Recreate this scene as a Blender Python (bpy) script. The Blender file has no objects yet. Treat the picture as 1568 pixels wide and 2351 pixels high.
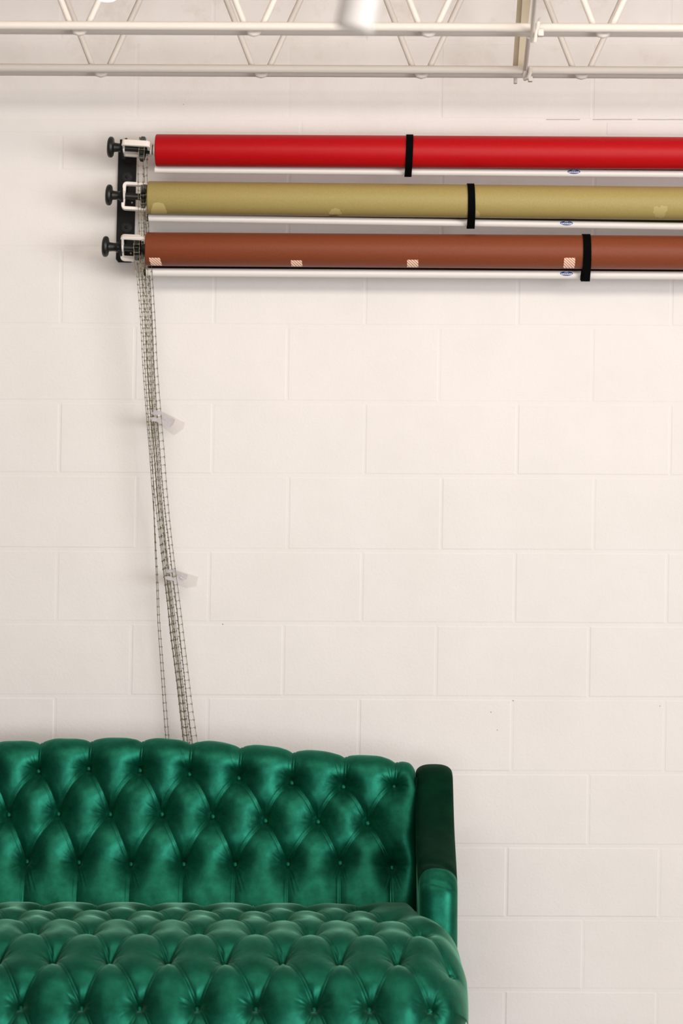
import bpy, bmesh, math, random
import numpy as np
from mathutils import Vector, Matrix

random.seed(4)
rng = np.random.default_rng(4)
scn = bpy.context.scene
COL = scn.collection

# ------------------------------------------------------------------ camera constants
F = 6034.0          # focal length in pixels of the 1568x2351 frame
EYE = 1.38          # lens height above the floor
CY = -7.0           # the camera stands 7 m in front of the block wall (wall face at y = 0)
ROLL = 0.0045       # slight camera roll
HROW, HCOL = 1240.0, 784.0

def at(px, py, y):
    """world point that stands at distance y (negative = in front of the wall) where the photo shows pixel px, py"""
    d = y - CY
    a = (px - HCOL) / F * d
    b = (HROW - py) / F * d
    return Vector((a * math.cos(ROLL) - b * math.sin(ROLL), y, EYE + a * math.sin(ROLL) + b * math.cos(ROLL)))

def mpp(y):
    return (y - CY) / F

# ------------------------------------------------------------------ materials
def srgb(r, g, b):
    def c(v):
        v /= 255.0
        return v / 12.92 if v <= 0.04045 else ((v + 0.055) / 1.055) ** 2.4
    return (c(r), c(g), c(b), 1.0)

def mat(name, color, rough=0.6, metal=0.0, spec=0.4, bump=None, var=None, sheen=None, coat=0.0, emit=None):
    """procedural material: principled + optional noise colour variation and noise bump"""
    m = bpy.data.materials.new(name)
    m.use_nodes = True
    nt = m.node_tree
    b = nt.nodes['Principled BSDF']
    b.inputs['Base Color'].default_value = color
    b.inputs['Roughness'].default_value = rough
    b.inputs['Metallic'].default_value = metal
    b.inputs['Specular IOR Level'].default_value = spec
    b.inputs['Coat Weight'].default_value = coat
    tc = nt.nodes.new('ShaderNodeTexCoord')
    if var:
        scale, amount = var[0], var[1]
        n = nt.nodes.new('ShaderNodeTexNoise')
        n.inputs['Scale'].default_value = scale
        n.inputs['Detail'].default_value = 5
        nt.links.new(tc.outputs['Object'], n.inputs['Vector'])
        r = nt.nodes.new('ShaderNodeValToRGB')
        r.color_ramp.elements[0].position = 0.32
        r.color_ramp.elements[1].position = 0.68
        r.color_ramp.elements[0].color = tuple(c * (1 - amount) for c in color[:3]) + (1,)
        r.color_ramp.elements[1].color = tuple(min(1, c * (1 + amount)) for c in color[:3]) + (1,)
        nt.links.new(n.outputs['Fac'], r.inputs['Fac'])
        nt.links.new(r.outputs['Color'], b.inputs['Base Color'])
    if bump:
        n = nt.nodes.new('ShaderNodeTexNoise')
        n.inputs['Scale'].default_value = bump[0]
        n.inputs['Detail'].default_value = 4
        nt.links.new(tc.outputs['Object'], n.inputs['Vector'])
        bp = nt.nodes.new('ShaderNodeBump')
        bp.inputs['Strength'].default_value = bump[1]
        bp.inputs['Distance'].default_value = bump[2]
        nt.links.new(n.outputs['Fac'], bp.inputs['Height'])
        nt.links.new(bp.outputs['Normal'], b.inputs['Normal'])
    if sheen:
        b.inputs['Sheen Weight'].default_value = sheen[0]
        b.inputs['Sheen Roughness'].default_value = sheen[1]
        b.inputs['Sheen Tint'].default_value = sheen[2]
    if emit:
        b.inputs['Emission Color'].default_value = emit[0]
        b.inputs['Emission Strength'].default_value = emit[1]
    return m

M = {}
M['paint_steel'] = mat('painted_steel', srgb(211, 203, 196), 0.55, bump=(90, 0.15, 0.002))
M['floor'] = mat('floor_concrete', srgb(150, 140, 130), 0.5, var=(3, 0.12), bump=(40, 0.1, 0.002))
M['deck'] = mat('ceiling_paint', srgb(226, 214, 202), 0.8, bump=(60, 0.2, 0.002))
M['red'] = mat('red_paper', srgb(184, 4, 16), 0.45, spec=0.28, bump=(900, 0.05, 0.0005), var=(220, 0.06))
M['olive'] = mat('olive_paper', srgb(168, 151, 93), 0.46, spec=0.32, bump=(900, 0.05, 0.0005), var=(220, 0.05))
M['brown'] = mat('brown_paper', srgb(131, 66, 40), 0.46, spec=0.28, bump=(900, 0.05, 0.0005), var=(220, 0.06))
M['olive_tape'] = mat('olive_tape', srgb(186, 170, 112), 0.4, spec=0.5)
M['tear'] = mat('tear_shadow', srgb(66, 48, 16), 0.8)
M['bar'] = mat('white_tube', srgb(236, 230, 225), 0.35, spec=0.5, bump=(30, 0.02, 0.001))
M['black'] = mat('black_plastic', srgb(16, 19, 17), 0.42, spec=0.5, bump=(200, 0.05, 0.0005))
M['blackmetal'] = mat('black_metal', srgb(11, 13, 12), 0.55, spec=0.2, bump=(250, 0.06, 0.0005))
M['washer'] = mat('dark_washer', srgb(30, 32, 31), 0.5, spec=0.25)
M['screw'] = mat('dark_screw', srgb(26, 26, 26), 0.35, metal=0.6)
M['rivet'] = mat('bright_rivet', srgb(170, 170, 165), 0.3, metal=0.3)
M['strap'] = mat('black_elastic', srgb(5, 7, 7), 0.9, spec=0.05, bump=(600, 0.3, 0.0006))
M['guard'] = mat('white_enamel', srgb(238, 229, 222), 0.4, spec=0.5, bump=(60, 0.03, 0.001))
M['chain'] = mat('nickel_wire', srgb(150, 142, 116), 0.34, metal=0.75, bump=(300, 0.05, 0.0005))
M['card'] = mat('cardboard_core', srgb(60, 32, 24), 0.8, bump=(300, 0.1, 0.0005))
M['cap'] = mat('black_cap', srgb(18, 16, 15), 0.6)
M['blue'] = mat('blue_ink', srgb(38, 66, 132), 0.4)
M['white'] = mat('white_ink', srgb(232, 230, 232), 0.5)
M['tube'] = mat('white_pipe', srgb(240, 234, 229), 0.5, bump=(40, 0.02, 0.001))
M['lamp'] = mat('lamp_glass', srgb(255, 240, 238), 0.4, emit=((1.0, 0.86, 0.84, 1), 3.0))
M['wood'] = mat('dark_wood', srgb(60, 38, 24), 0.45, var=(30, 0.3))
M['pin'] = mat('steel_pin', srgb(235, 235, 240), 0.2, metal=0.5)

def clear_mat(name, color, alpha):
    m = bpy.data.materials.new(name)
    m.use_nodes = True
    nt = m.node_tree
    out = nt.nodes['Material Output']
    b = nt.nodes['Principled BSDF']
    b.inputs['Base Color'].default_value = color
    b.inputs['Roughness'].default_value = 0.3
    n = nt.nodes.new('ShaderNodeTexNoise'); n.inputs['Scale'].default_value = 90
    tc = nt.nodes.new('ShaderNodeTexCoord')
    nt.links.new(tc.outputs['Object'], n.inputs['Vector'])
    mr = nt.nodes.new('ShaderNodeMapRange')
    mr.inputs['To Min'].default_value = alpha * 0.85
    mr.inputs['To Max'].default_value = min(1, alpha * 1.15)
    nt.links.new(n.outputs['Fac'], mr.inputs['Value'])
    t = nt.nodes.new('ShaderNodeBsdfTransparent')
    mx = nt.nodes.new('ShaderNodeMixShader')
    nt.links.new(mr.outputs['Result'], mx.inputs['Fac'])
    nt.links.new(t.outputs['BSDF'], mx.inputs[1])
    nt.links.new(b.outputs['BSDF'], mx.inputs[2])
    nt.links.new(mx.outputs['Shader'], out.inputs['Surface'])
    return m
M['clip'] = clear_mat('frosted_plastic', srgb(214, 207, 210), 0.62)
M['tape'] = clear_mat('clear_film', srgb(226, 218, 212), 0.14)

def wall_mat():
    m = bpy.data.materials.new('painted_block')
    m.use_nodes = True
    nt = m.node_tree
    b = nt.nodes['Principled BSDF']
    b.inputs['Roughness'].default_value = 0.62
    b.inputs['Specular IOR Level'].default_value = 0.25
    tc = nt.nodes.new('ShaderNodeTexCoord')
    n = nt.nodes.new('ShaderNodeTexNoise'); n.inputs['Scale'].default_value = 3.2; n.inputs['Detail'].default_value = 6
    n.inputs['Roughness'].default_value = 0.62
    nt.links.new(tc.outputs['Object'], n.inputs['Vector'])
    r = nt.nodes.new('ShaderNodeValToRGB')
    r.color_ramp.elements[0].position = 0.28; r.color_ramp.elements[0].color = srgb(233, 228, 224)
    r.color_ramp.elements[1].position = 0.6; r.color_ramp.elements[1].color = srgb(238, 233, 230)
    nt.links.new(n.outputs['Fac'], r.inputs['Fac'])
    # tan patches that grow stronger toward the top of the wall
    sx = nt.nodes.new('ShaderNodeSeparateXYZ'); nt.links.new(tc.outputs['Object'], sx.inputs['Vector'])
    mr = nt.nodes.new('ShaderNodeMapRange'); mr.inputs['From Min'].default_value = 2.5; mr.inputs['From Max'].default_value = 2.78
    mr.clamp = True
    nt.links.new(sx.outputs['Z'], mr.inputs['Value'])
    n2 = nt.nodes.new('ShaderNodeTexNoise'); n2.inputs['Scale'].default_value = 5.5; n2.inputs['Detail'].default_value = 9
    n2.inputs['Roughness'].default_value = 0.7
    nt.links.new(tc.outputs['Object'], n2.inputs['Vector'])
    r2 = nt.nodes.new('ShaderNodeValToRGB')
    r2.color_ramp.elements[0].position = 0.52; r2.color_ramp.elements[0].color = (0, 0, 0, 1)
    r2.color_ramp.elements[1].position = 0.72; r2.color_ramp.elements[1].color = (1, 1, 1, 1)
    nt.links.new(n2.outputs['Fac'], r2.inputs['Fac'])
    mul = nt.nodes.new('ShaderNodeMath'); mul.operation = 'MULTIPLY'
    nt.links.new(mr.outputs['Result'], mul.inputs[0]); nt.links.new(r2.outputs['Color'], mul.inputs[1])
    mx = nt.nodes.new('ShaderNodeMix'); mx.data_type = 'RGBA'
    mul2 = nt.nodes.new('ShaderNodeMath'); mul2.operation = 'MULTIPLY'; mul2.inputs[1].default_value = 0.75
    nt.links.new(mul.outputs[0], mul2.inputs[0])
    nt.links.new(mul2.outputs[0], mx.inputs['Factor'])
    nt.links.new(r.outputs['Color'], mx.inputs['A'])
    mx.inputs['B'].default_value = srgb(214, 200, 186)
    nt.links.new(mx.outputs['Result'], b.inputs['Base Color'])
    # roller-paint texture
    n3 = nt.nodes.new('ShaderNodeTexNoise'); n3.inputs['Scale'].default_value = 110; n3.inputs['Detail'].default_value = 5
    n3.inputs['Roughness'].default_value = 0.55
    nt.links.new(tc.outputs['Object'], n3.inputs['Vector'])
    n4 = nt.nodes.new('ShaderNodeTexNoise'); n4.inputs['Scale'].default_value = 9; n4.inputs['Detail'].default_value = 2
    nt.links.new(tc.outputs['Object'], n4.inputs['Vector'])
    ad = nt.nodes.new('ShaderNodeMath'); ad.operation = 'MULTIPLY_ADD'; ad.inputs[1].default_value = 2.0
    nt.links.new(n4.outputs['Fac'], ad.inputs[0]); nt.links.new(n3.outputs['Fac'], ad.inputs[2])
    bp = nt.nodes.new('ShaderNodeBump'); bp.inputs['Strength'].default_value = 0.28; bp.inputs['Distance'].default_value = 0.0022
    nt.links.new(ad.outputs[0], bp.inputs['Height'])
    nt.links.new(bp.outputs['Normal'], b.inputs['Normal'])
    return m
M['wall'] = wall_mat()

def velvet(name, dark, light, sheen_w, tint, rough=0.5, metal=0.4, gleam=(0.04, 0.39, 0.245, 1)):
    m = bpy.data.materials.new(name)
    m.use_nodes = True
    nt = m.node_tree
    b = nt.nodes['Principled BSDF']
    tc = nt.nodes.new('ShaderNodeTexCoord')
    n = nt.nodes.new('ShaderNodeTexNoise'); n.inputs['Scale'].default_value = 16; n.inputs['Detail'].default_value = 5
    n.inputs['Roughness'].default_value = 0.6
    nt.links.new(tc.outputs['Object'], n.inputs['Vector'])
    r = nt.nodes.new('ShaderNodeValToRGB')
    r.color_ramp.elements[0].position = 0.34; r.color_ramp.elements[0].color = dark
    r.color_ramp.elements[1].position = 0.66; r.color_ramp.elements[1].color = light
    nt.links.new(n.outputs['Fac'], r.inputs['Fac'])
    nt.links.new(r.outputs['Color'], b.inputs['Base Color'])
    b.inputs['Roughness'].default_value = rough
    b.inputs['Specular IOR Level'].default_value = 0.04
    b.inputs['Specular Tint'].default_value = tint
    b.inputs['Sheen Weight'].default_value = sheen_w
    b.inputs['Sheen Roughness'].default_value = 0.32
    b.inputs['Sheen Tint'].default_value = tint
    n2 = nt.nodes.new('ShaderNodeTexNoise'); n2.inputs['Scale'].default_value = 55; n2.inputs['Detail'].default_value = 4
    nt.links.new(tc.outputs['Object'], n2.inputs['Vector'])
    bp = nt.nodes.new('ShaderNodeBump'); bp.inputs['Strength'].default_value = 0.16; bp.inputs['Distance'].default_value = 0.004
    nt.links.new(n2.outputs['Fac'], bp.inputs['Height'])
    nt.links.new(bp.outputs['Normal'], b.inputs['Normal'])
    # the pile throws a broad green gleam back toward the window
    gl = nt.nodes.new('ShaderNodeBsdfGlossy'); gl.inputs['Roughness'].default_value = rough
    gl.inputs['Color'].default_value = gleam
    nt.links.new(bp.outputs['Normal'], gl.inputs['Normal'])
    mx = nt.nodes.new('ShaderNodeMixShader')
    n5 = nt.nodes.new('ShaderNodeTexNoise'); n5.inputs['Scale'].default_value = 26; n5.inputs['Detail'].default_value = 6; n5.inputs['Roughness'].default_value = 0.65
    nt.links.new(tc.outputs['Object'], n5.inputs['Vector'])
    mr = nt.nodes.new('ShaderNodeMapRange'); mr.inputs['From Min'].default_value = 0.3; mr.inputs['From Max'].default_value = 0.7
    mr.inputs['To Min'].default_value = metal * 0.6; mr.inputs['To Max'].default_value = metal * 1.35
    nt.links.new(n5.outputs['Fac'], mr.inputs['Value']); nt.links.new(mr.outputs['Result'], mx.inputs['Fac'])
    nt.links.new(b.outputs['BSDF'], mx.inputs[1]); nt.links.new(gl.outputs['BSDF'], mx.inputs[2])
    nt.links.new(mx.outputs['Shader'], nt.nodes['Material Output'].inputs['Surface'])
    return m
M['velvet'] = velvet('green_velvet', srgb(0, 30, 18), srgb(0, 48, 33), 0.4, (0.25, 0.95, 0.62, 1), 0.48, 0.3)
M['velvet_seat'] = velvet('green_velvet_seat', srgb(0, 30, 19), srgb(0, 48, 33), 1.0, (0.45, 1.0, 0.70, 1), 0.48, 0.27)
M['velvet_dark'] = velvet('green_velvet_brushed_down', srgb(1, 20, 10), srgb(4, 33, 18), 0.05, (0.2, 0.6, 0.3, 1), 0.7, 0.04)

def stripe_mat():
    m = bpy.data.materials.new('orange_striped_tape')
    m.use_nodes = True
    nt = m.node_tree
    b = nt.nodes['Principled BSDF']
    tc = nt.nodes.new('ShaderNodeTexCoord')
    mp = nt.nodes.new('ShaderNodeMapping'); mp.inputs['Rotation'].default_value = (0, math.radians(52), 0)
    nt.links.new(tc.outputs['Object'], mp.inputs['Vector'])
    w = nt.nodes.new('ShaderNodeTexWave'); w.bands_direction = 'X'; w.inputs['Scale'].default_value = 66
    w.inputs['Distortion'].default_value = 0.6; w.inputs['Detail Scale'].default_value = 0.6
    nt.links.new(mp.outputs['Vector'], w.inputs['Vector'])
    r = nt.nodes.new('ShaderNodeValToRGB')
    r.color_ramp.elements[0].position = 0.2; r.color_ramp.elements[0].color = srgb(214, 110, 56)
    r.color_ramp.elements[1].position = 0.4; r.color_ramp.elements[1].color = srgb(250, 232, 216)
    nt.links.new(w.outputs['Fac'], r.inputs['Fac'])
    nt.links.new(r.outputs['Color'], b.inputs['Base Color'])
    b.inputs['Roughness'].default_value = 0.4
    b.inputs['Emission Strength'].default_value = 0.0
    return m
M['stripe'] = stripe_mat()

# ------------------------------------------------------------------ mesh helpers
class MB:
    def __init__(self):
        self.v = []; self.f = []
    def add(self, vs, fs):
        o = len(self.v)
        self.v += [tuple(p) for p in vs]
        self.f += [tuple(i + o for i in f) for f in fs]
    def box(self, lo, hi, bev=0.0, rot=None, org=None):
        bm = bmesh.new()
        bmesh.ops.create_cube(bm, size=1)
        lo = Vector(lo); hi = Vector(hi)
        for v in bm.verts:
            v.co = Vector((lo[i] + (v.co[i] + 0.5) * (hi[i] - lo[i]) for i in range(3)))
        if bev > 0:
            bmesh.ops.bevel(bm, geom=list(bm.edges), offset=bev, segments=2, profile=0.5, affect='EDGES')
        if rot is not None:
            for v in bm.verts:
                v.co = rot @ (v.co - org) + org
        bm.verts.index_update()
        self.add([v.co for v in bm.verts], [[v.index for v in f.verts] for f in bm.faces])
        bm.free()
    def tube(self, pts, r, n=8, closed=False, caps=True):
        pts = [Vector(p) for p in pts]
        k = len(pts)
        rr = r if isinstance(r, (list, tuple)) else [r] * k
        tang = []
        for i in range(k):
            a = pts[i - 1] if (i > 0 or closed) else pts[i]
            b = pts[(i + 1) % k] if (i < k - 1 or closed) else pts[i]
            t = (b - a)
            tang.append(t.normalized() if t.length > 1e-9 else Vector((0, 0, 1)))
        ref = Vector((0, 0, 1)) if abs(tang[0].z) < 0.9 else Vector((1, 0, 0))
        u = tang[0].cross(ref).normalized()
        vs, fs = [], []
        for i in range(k):
            u = (u - tang[i] * u.dot(tang[i])).normalized()
            w = tang[i].cross(u)
            for j in range(n):
                an = 2 * math.pi * j / n
                vs.append(pts[i] + (u * math.cos(an) + w * math.sin(an)) * rr[i])
        m = k if closed else k - 1
        for i in range(m):
            for j in range(n):
                a = i * n + j; b = i * n + (j + 1) % n
                c = ((i + 1) % k) * n + (j + 1) % n; d = ((i + 1) % k) * n + j
                fs.append((a, b, c, d))
        if caps and not closed:
            fs.append(tuple(range(n - 1, -1, -1)))
            fs.append(tuple((k - 1) * n + j for j in range(n)))
        self.add(vs, fs)
    def lathe(self, prof, org, axis, n=32):
        """prof: list of (distance along axis, radius)"""
        org = Vector(org); axis = Vector(axis).normalized()
        ref = Vector((0, 0, 1)) if abs(axis.z) < 0.9 else Vector((1, 0, 0))
        u = axis.cross(ref).normalized(); w = axis.cross(u)
        vs, fs = [], []
        for (h, r) in prof:
            for j in range(n):
                an = 2 * math.pi * j / n
                vs.append(org + axis * h + (u * math.cos(an) + w * math.sin(an)) * r)
        k = len(prof)
        for i in range(k - 1):
            for j in range(n):
                fs.append((i * n + j, i * n + (j + 1) % n, (i + 1) * n + (j + 1) % n, (i + 1) * n + j))
        fs.append(tuple(range(n - 1, -1, -1)))
        fs.append(tuple((k - 1) * n + j for j in range(n)))
        self.add(vs, fs)
    def prism(self, poly, ext):
        """poly: list of 3D points in a plane, ext: extrusion vector"""
        p = [Vector(q) for q in poly]; e = Vector(ext); n = len(p)
        vs = p + [q + e for q in p]
        fs = [tuple(range(n)), tuple(range(2 * n - 1, n - 1, -1))]
        for i in range(n):
            fs.append((i, i + n, (i + 1) % n + n, (i + 1) % n))
        self.add(vs, fs)
    def build(self, name, m, parent=None, smooth=True, angle=40):
        me = bpy.data.meshes.new(name)
        me.from_pydata([tuple(v) for v in self.v], [], self.f)
        me.validate()
        bm = bmesh.new(); bm.from_mesh(me)
        bmesh.ops.recalc_face_normals(bm, faces=bm.faces)
        bm.to_mesh(me); bm.free()
        return link(name, me, m, parent, smooth, angle)

def link(name, me, m, parent=None, smooth=True, angle=40):
    o = bpy.data.objects.new(name, me)
    COL.objects.link(o)
    me.materials.append(m)
    if smooth:
        me.polygons.foreach_set('use_smooth', [True] * len(me.polygons))
        if angle:
            me.set_sharp_from_angle(angle=math.radians(angle))
    if parent is not None:
        attach(o, parent)
    return o

def attach(o, parent):
    o.parent = parent
    # empties only translate, and meshes keep room coordinates: cancel the empty's shift
    o.matrix_parent_inverse = Matrix.Translation(-parent.location) if parent.type == 'EMPTY' else Matrix()

def tag(o, label=None, cat=None, group=None, kind=None):
    if label: o['label'] = label
    if cat: o['category'] = cat
    if group: o['group'] = group
    if kind: o['kind'] = kind
    return o

def thing(name, loc, label, cat, group=None):
    o = bpy.data.objects.new(name, None)
    COL.objects.link(o)
    o.location = loc
    o.empty_display_size = 0.05
    return tag(o, label, cat, group)

def grid_mesh(name, P, m, parent):
    ny, nx, _ = P.shape
    me = bpy.data.meshes.new(name)
    idx = np.arange(ny * nx).reshape(ny, nx)
    q = np.stack([idx[:-1, :-1], idx[:-1, 1:], idx[1:, 1:], idx[1:, :-1]], axis=-1).reshape(-1, 4)
    me.vertices.add(ny * nx); me.vertices.foreach_set('co', P.astype(np.float32).ravel())
    me.loops.add(q.size); me.loops.foreach_set('vertex_index', q.astype(np.int32).ravel())
    me.polygons.add(len(q)); me.polygons.foreach_set('loop_start', np.arange(0, q.size, 4, dtype=np.int32))
    me.update(calc_edges=True); me.validate()
    return link(name, me, m, parent, True, None)

# ------------------------------------------------------------------ the room
def build_wall():
    mb = MB()
    X0, X1 = -3.2, 4.2
    D, BEV, HG = 0.0007, 0.0030, 0.0042          # joint depth, chamfer, half joint height
    mb.add([(X0, 0.0, 0), (X1, 0.0, 0), (X1, 0.0, 3.1), (X0, 0.0, 3.1)], [(0, 1, 2, 3)])
    def zrow(y):
        return at(HCOL, y, 0).z
    # (top row, bottom row) of every course in the photo, and a joint column in it
    rows = [(-130, 96.5, 840), (96.5, 274, 663), (274, 311, 1390), (311, 396.5, 1190), (396.5, 572, 663), (572, 748.6, 1190.6),
            (748.6, 924, 1010), (924, 1091.6, 1187), (1091.6, 1264, 1012), (1264, 1432, 1181), (1432, 1601, 1001), (1601, 1771.7, 1175),
            (1771.7, 1940, 1000), (1940, 2106, 1164), (2106, 2271, 988), (2271, 2430, 1158)]
    for k, (ya, yb, jx) in enumerate(rows):
        zt, zb = zrow(ya) - HG, zrow(yb) + HG
        if k == len(rows) - 1: zb = 0.0
        mid = (ya + yb) / 2
        pitch = 0.406 if k != 2 else 0.81
        j0 = at(jx, mid, 0).x
        xs = [j0 + pitch * i for i in range(-12, 14)]
        xs = [X0] + [x + random.uniform(-.002, .002) for x in xs if X0 < x < X1] + [X1]
        lean = 0.010                                # the joints lean a little, as in the photo
        for a, b in zip(xs[:-1], xs[1:]):
            a2, b2 = a + HG * .6, b - HG * .6
            w = lambda: random.uniform(-.0008, .0008)
            dl = (zt - zb) * lean
            o = [(a2 - dl / 2, 0, zb + w()), (b2 - dl / 2, 0, zb + w()), (b2 + dl / 2, 0, zt + w()), (a2 + dl / 2, 0, zt + w())]
            cx, cz = (a + b) / 2, (zt + zb) / 2
            dd = D + random.uniform(-.0004, .0004)
            i = [(x + (BEV if x < cx else -BEV), -dd, z + (BEV if z < cz else -BEV)) for (x, _, z) in o]
            mb.add(o + i, [(4, 5, 6, 7), (0, 1, 5, 4), (1, 2, 6, 5), (2, 3, 7, 6), (3, 0, 4, 7)])
    o = mb.build('wall_back', M['wall'], None, False)
    # chip marks and pin holes are left to the paint; the crack over the top course
    return tag(o, 'white painted concrete block wall behind the sofa', 'wall', kind='structure')
wall = build_wall()
M['speck'] = mat('dark_speck', srgb(90, 78, 66), 0.9)
mb = MB()
pts = [(1255 + i * 13 + random.uniform(-2, 2), 274.6 + random.uniform(-.35, .35)) for i in range(40)]
for i in range(len(pts) - 1):
    if i in (6, 7, 15): continue
    (xa, ya), (xb, yb) = pts[i], pts[i + 1]
    mb.prism([at(xa, ya - .35, -.0002), at(xb, yb - .35, -.0002), at(xb, yb + .4, -.0002), at(xa, ya + .4, -.0002)], (0, -.0007, 0))
mb.build('hairline_crack', M['speck'], wall, False)
mb = MB()
for (px, py, r) in ((511.5, 1433, 1.1), (1127, 1635, 1.1), (1178, 1608.5, 1.0), (1141.5, 1676, 1.0), (1515, 1621, .9), (421, 240, .8)):
    mb.lathe([(-.0006, r * mpp(0)), (.0012, r * mpp(0)), (.0014, r * .5 * mpp(0))], at(px, py, 0), (0, -1, 0), 10)
mb.build('pin_hole', M['speck'], wall, False)
mb = MB(); mb.box((-3.2, -9.0, -0.1), (4.2, 0.0, 0.0)); tag(mb.build('floor', M['floor'], None, False), 'plain concrete floor under the sofa', 'floor', kind='structure')

# metal deck over the joists: shallow ribs running front to back
DECK = EYE + 1.19 + 0.459
mb = MB()
x = -3.2
prof = []
while x < 4.2:
    prof += [(x, DECK), (x + .09, DECK), (x + .11, DECK + .035), (x + .15, DECK + .035)]
    x += 0.17
vs = [(p[0], -8.6, p[1]) for p in prof] + [(p[0], 0.0, p[1]) for p in prof]
n = len(prof)
mb.add(vs, [(i, i + 1, i + 1 + n, i + n) for i in range(n - 1)])
mb.box((-3.2, -8.6, DECK + .036), (4.2, 0.0, DECK + .08))
tag(mb.build('ceiling', M['deck'], None, False), 'white ribbed metal roof deck above the joists', 'ceiling', kind='structure')

# ------------------------------------------------------------------ joists
JZ = EYE + 1.19
def joist(y, label):
    t = thing('bar_joist', (0, y, JZ), label, 'joist', 'open web joists under the ceiling')
    X0, X1 = -2.6, 3.4
    for dy in (-.0275, .0275):
        mb = MB(); mb.tube([(X0, y + dy, JZ), (X1, y + dy, JZ)], .0105, 16)
        mb.build('bottom_chord', M['paint_steel'], t)
    for dy in (-.03, .03):
        mb = MB(); mb.box((X0, y + dy - .02, JZ + .432), (X1, y + dy + .02, JZ + .457), .002)
        mb.build('top_chord', M['paint_steel'], t)
    mb = MB()
    pts = []
    node = -0.2095 - 0.4065 * 6
    while node < X1 - .1:
        for dx, dz in ((-.192, .432), (-.184, .420), (-.023, .014), (-.016, 0), (-.008, -.0095), (0, -.0115), (.008, -.0095), (.016, 0), (.023, .014), (.208, .420), (.2145, .432)):
            pts.append((node + dx, y, JZ + dz))
        node += 0.4065
    mb.tube(pts, .0078, 10)
    mb.build('web_rod', M['paint_steel'], t)
    return t
jn = joist(-0.88, 'white open web steel joist nearer the camera, along the top of the photo')
jf = joist(-0.33, 'white open web steel joist nearer the block wall, just above the paper rolls')

def bar_thing(name, label, cat, parts, group=None):
    t = thing(name, parts[0][1].v[0], label, cat, group)
    for pn, mb, m in parts:
        mb.build(pn, m, t)
    return t
# bridging rods that hook under the bottom chords
mb = MB()
mb.tube([at(1237, -160, -2.1), at(1228, 0, -1.30), at(1223.5, 55, -0.95), at(1223, 82, -0.913), at(1223, 88, -0.902), at(1223, 95, -0.893)], .0056, 10)
c1 = MB(); c1.tube([at(1228, 96, -.925), at(1231, 75, -.93), at(1236, 52, -.93), at(1240, 44, -.90)], .0042, 8)
c2 = MB(); c2.box(at(1235, 82, -.935), at(1247, 70, -.915), .002)
bar_thing('bridging_rod', 'white bridging rod coming toward the camera from the nearer joist', 'rod',
          [('rod', mb, M['paint_steel']), ('clip', c1, M['paint_steel']), ('bolt', c2, M['paint_steel'])], 'bridging rods between the joists')
mb = MB()
mb.tube([at(1214, 84, -.84), at(1213.5, 90, -.82), at(1209.5, 125, -.58), at(1206, 158, -.37), at(1204.5, 170, -.362), at(1203, 176, -.357)], .0056, 10)
c1 = MB(); c1.tube([at(1204, 182, -.362), at(1213, 178, -.375), at(1217, 168, -.378), at(1217, 155, -.37)], .0050, 8)
c2 = MB(); c2.box(at(1213, 186, -.38), at(1222, 178, -.36), .002)
bar_thing('bridging_rod', 'white bridging rod between the nearer joist and the one by the wall', 'rod',
          [('rod', mb, M['paint_steel']), ('clip', c1, M['paint_steel']), ('bolt', c2, M['paint_steel'])], 'bridging rods between the joists')
# angle iron strut behind the far joist
a0, a1 = at(1176, 172, -.24), at(1189, -18, -.24)
mb = MB()
w1, w2 = .011, .013
for (dx0, dx1, y0, y1) in ((0, w1, -.24, -.236), (w1, w1 + w2, -.275, -.24)):
    lo, hi = a0, a1
    poly = [(lo.x + dx0, y0, lo.z), (lo.x + dx1, y0, lo.z), (hi.x + dx1 + .01 * (dx0 > 0), y0, hi.z), (hi.x + dx0, y0, hi.z)]
    mb.prism(poly, (0, y1 - y0, 0))
top = DECK
mb.prism([(a1.x, -.24, a1.z), (a1.x + w1, -.24, a1.z), (a1.x + w1 + .012, -.24, top), (a1.x + .012, -.24, top)], (0, .004, 0))
c1 = MB(); p = at(1183, 178, -.25); c1.box((p.x - .004, -.262, p.z - .016), (p.x + .0045, -.245, p.z + .02), .001)
M['angle'] = mat('dull_angle_iron', srgb(190, 177, 155), 0.7, bump=(80, .1, .001))
bar_thing('angle_strut', 'dull beige angle iron strut behind the joists, rising to the roof deck', 'strut',
          [('angle', mb, M['angle']), ('tab', c1, M['paint_steel'])])

# out of focus pipe close to the camera and the lamp just over the frame edge
Y = -3.3
p0, p1 = at(812, 70, Y), at(829, -6, Y)
d = (p1 - p0).normalized()
L = (DECK - p0.z) / d.z
t = thing('hanging_tube', (p0.x + d.x * L, Y, DECK), 'blurred white tube hanging down from the ceiling at the top of the photo', 'tube')
mb = MB(); mb.lathe([(0, .020), (.001, .0245), (.004, .0275), (L * .8, .0275), (L * .8 + .004, .022), (L, .022)], p0, d, 32); mb.build('shaft', M['tube'], t)
mb = MB(); mb.lathe([(0, .05), (.012, .05), (.014, .03)], (p0.x + d.x * L, Y, DECK - .014), (0, 0, 1), 32); mb.build('ceiling_plate', M['tube'], t)
p = at(246, 2.5, -1.45)
t = thing('pendant_lamp', (p.x, -1.45, DECK), 'glowing white lamp at the top left edge of the photo above the joists', 'lamp')
mb = MB(); mb.lathe([(0, .004), (.002, .014), (.008, .022), (.02, .0285), (.035, .030), (.06, .026), (.08, .016), (.09, .014)], p, (0, 0, 1), 28); mb.build('bulb', M['lamp'], t)
mb = MB(); mb.lathe([(.09, .016), (.13, .016), (.135, .004), (DECK - p.z, .004)], p, (0, 0, 1), 16); mb.build('socket', M['paint_steel'], t)

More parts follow.
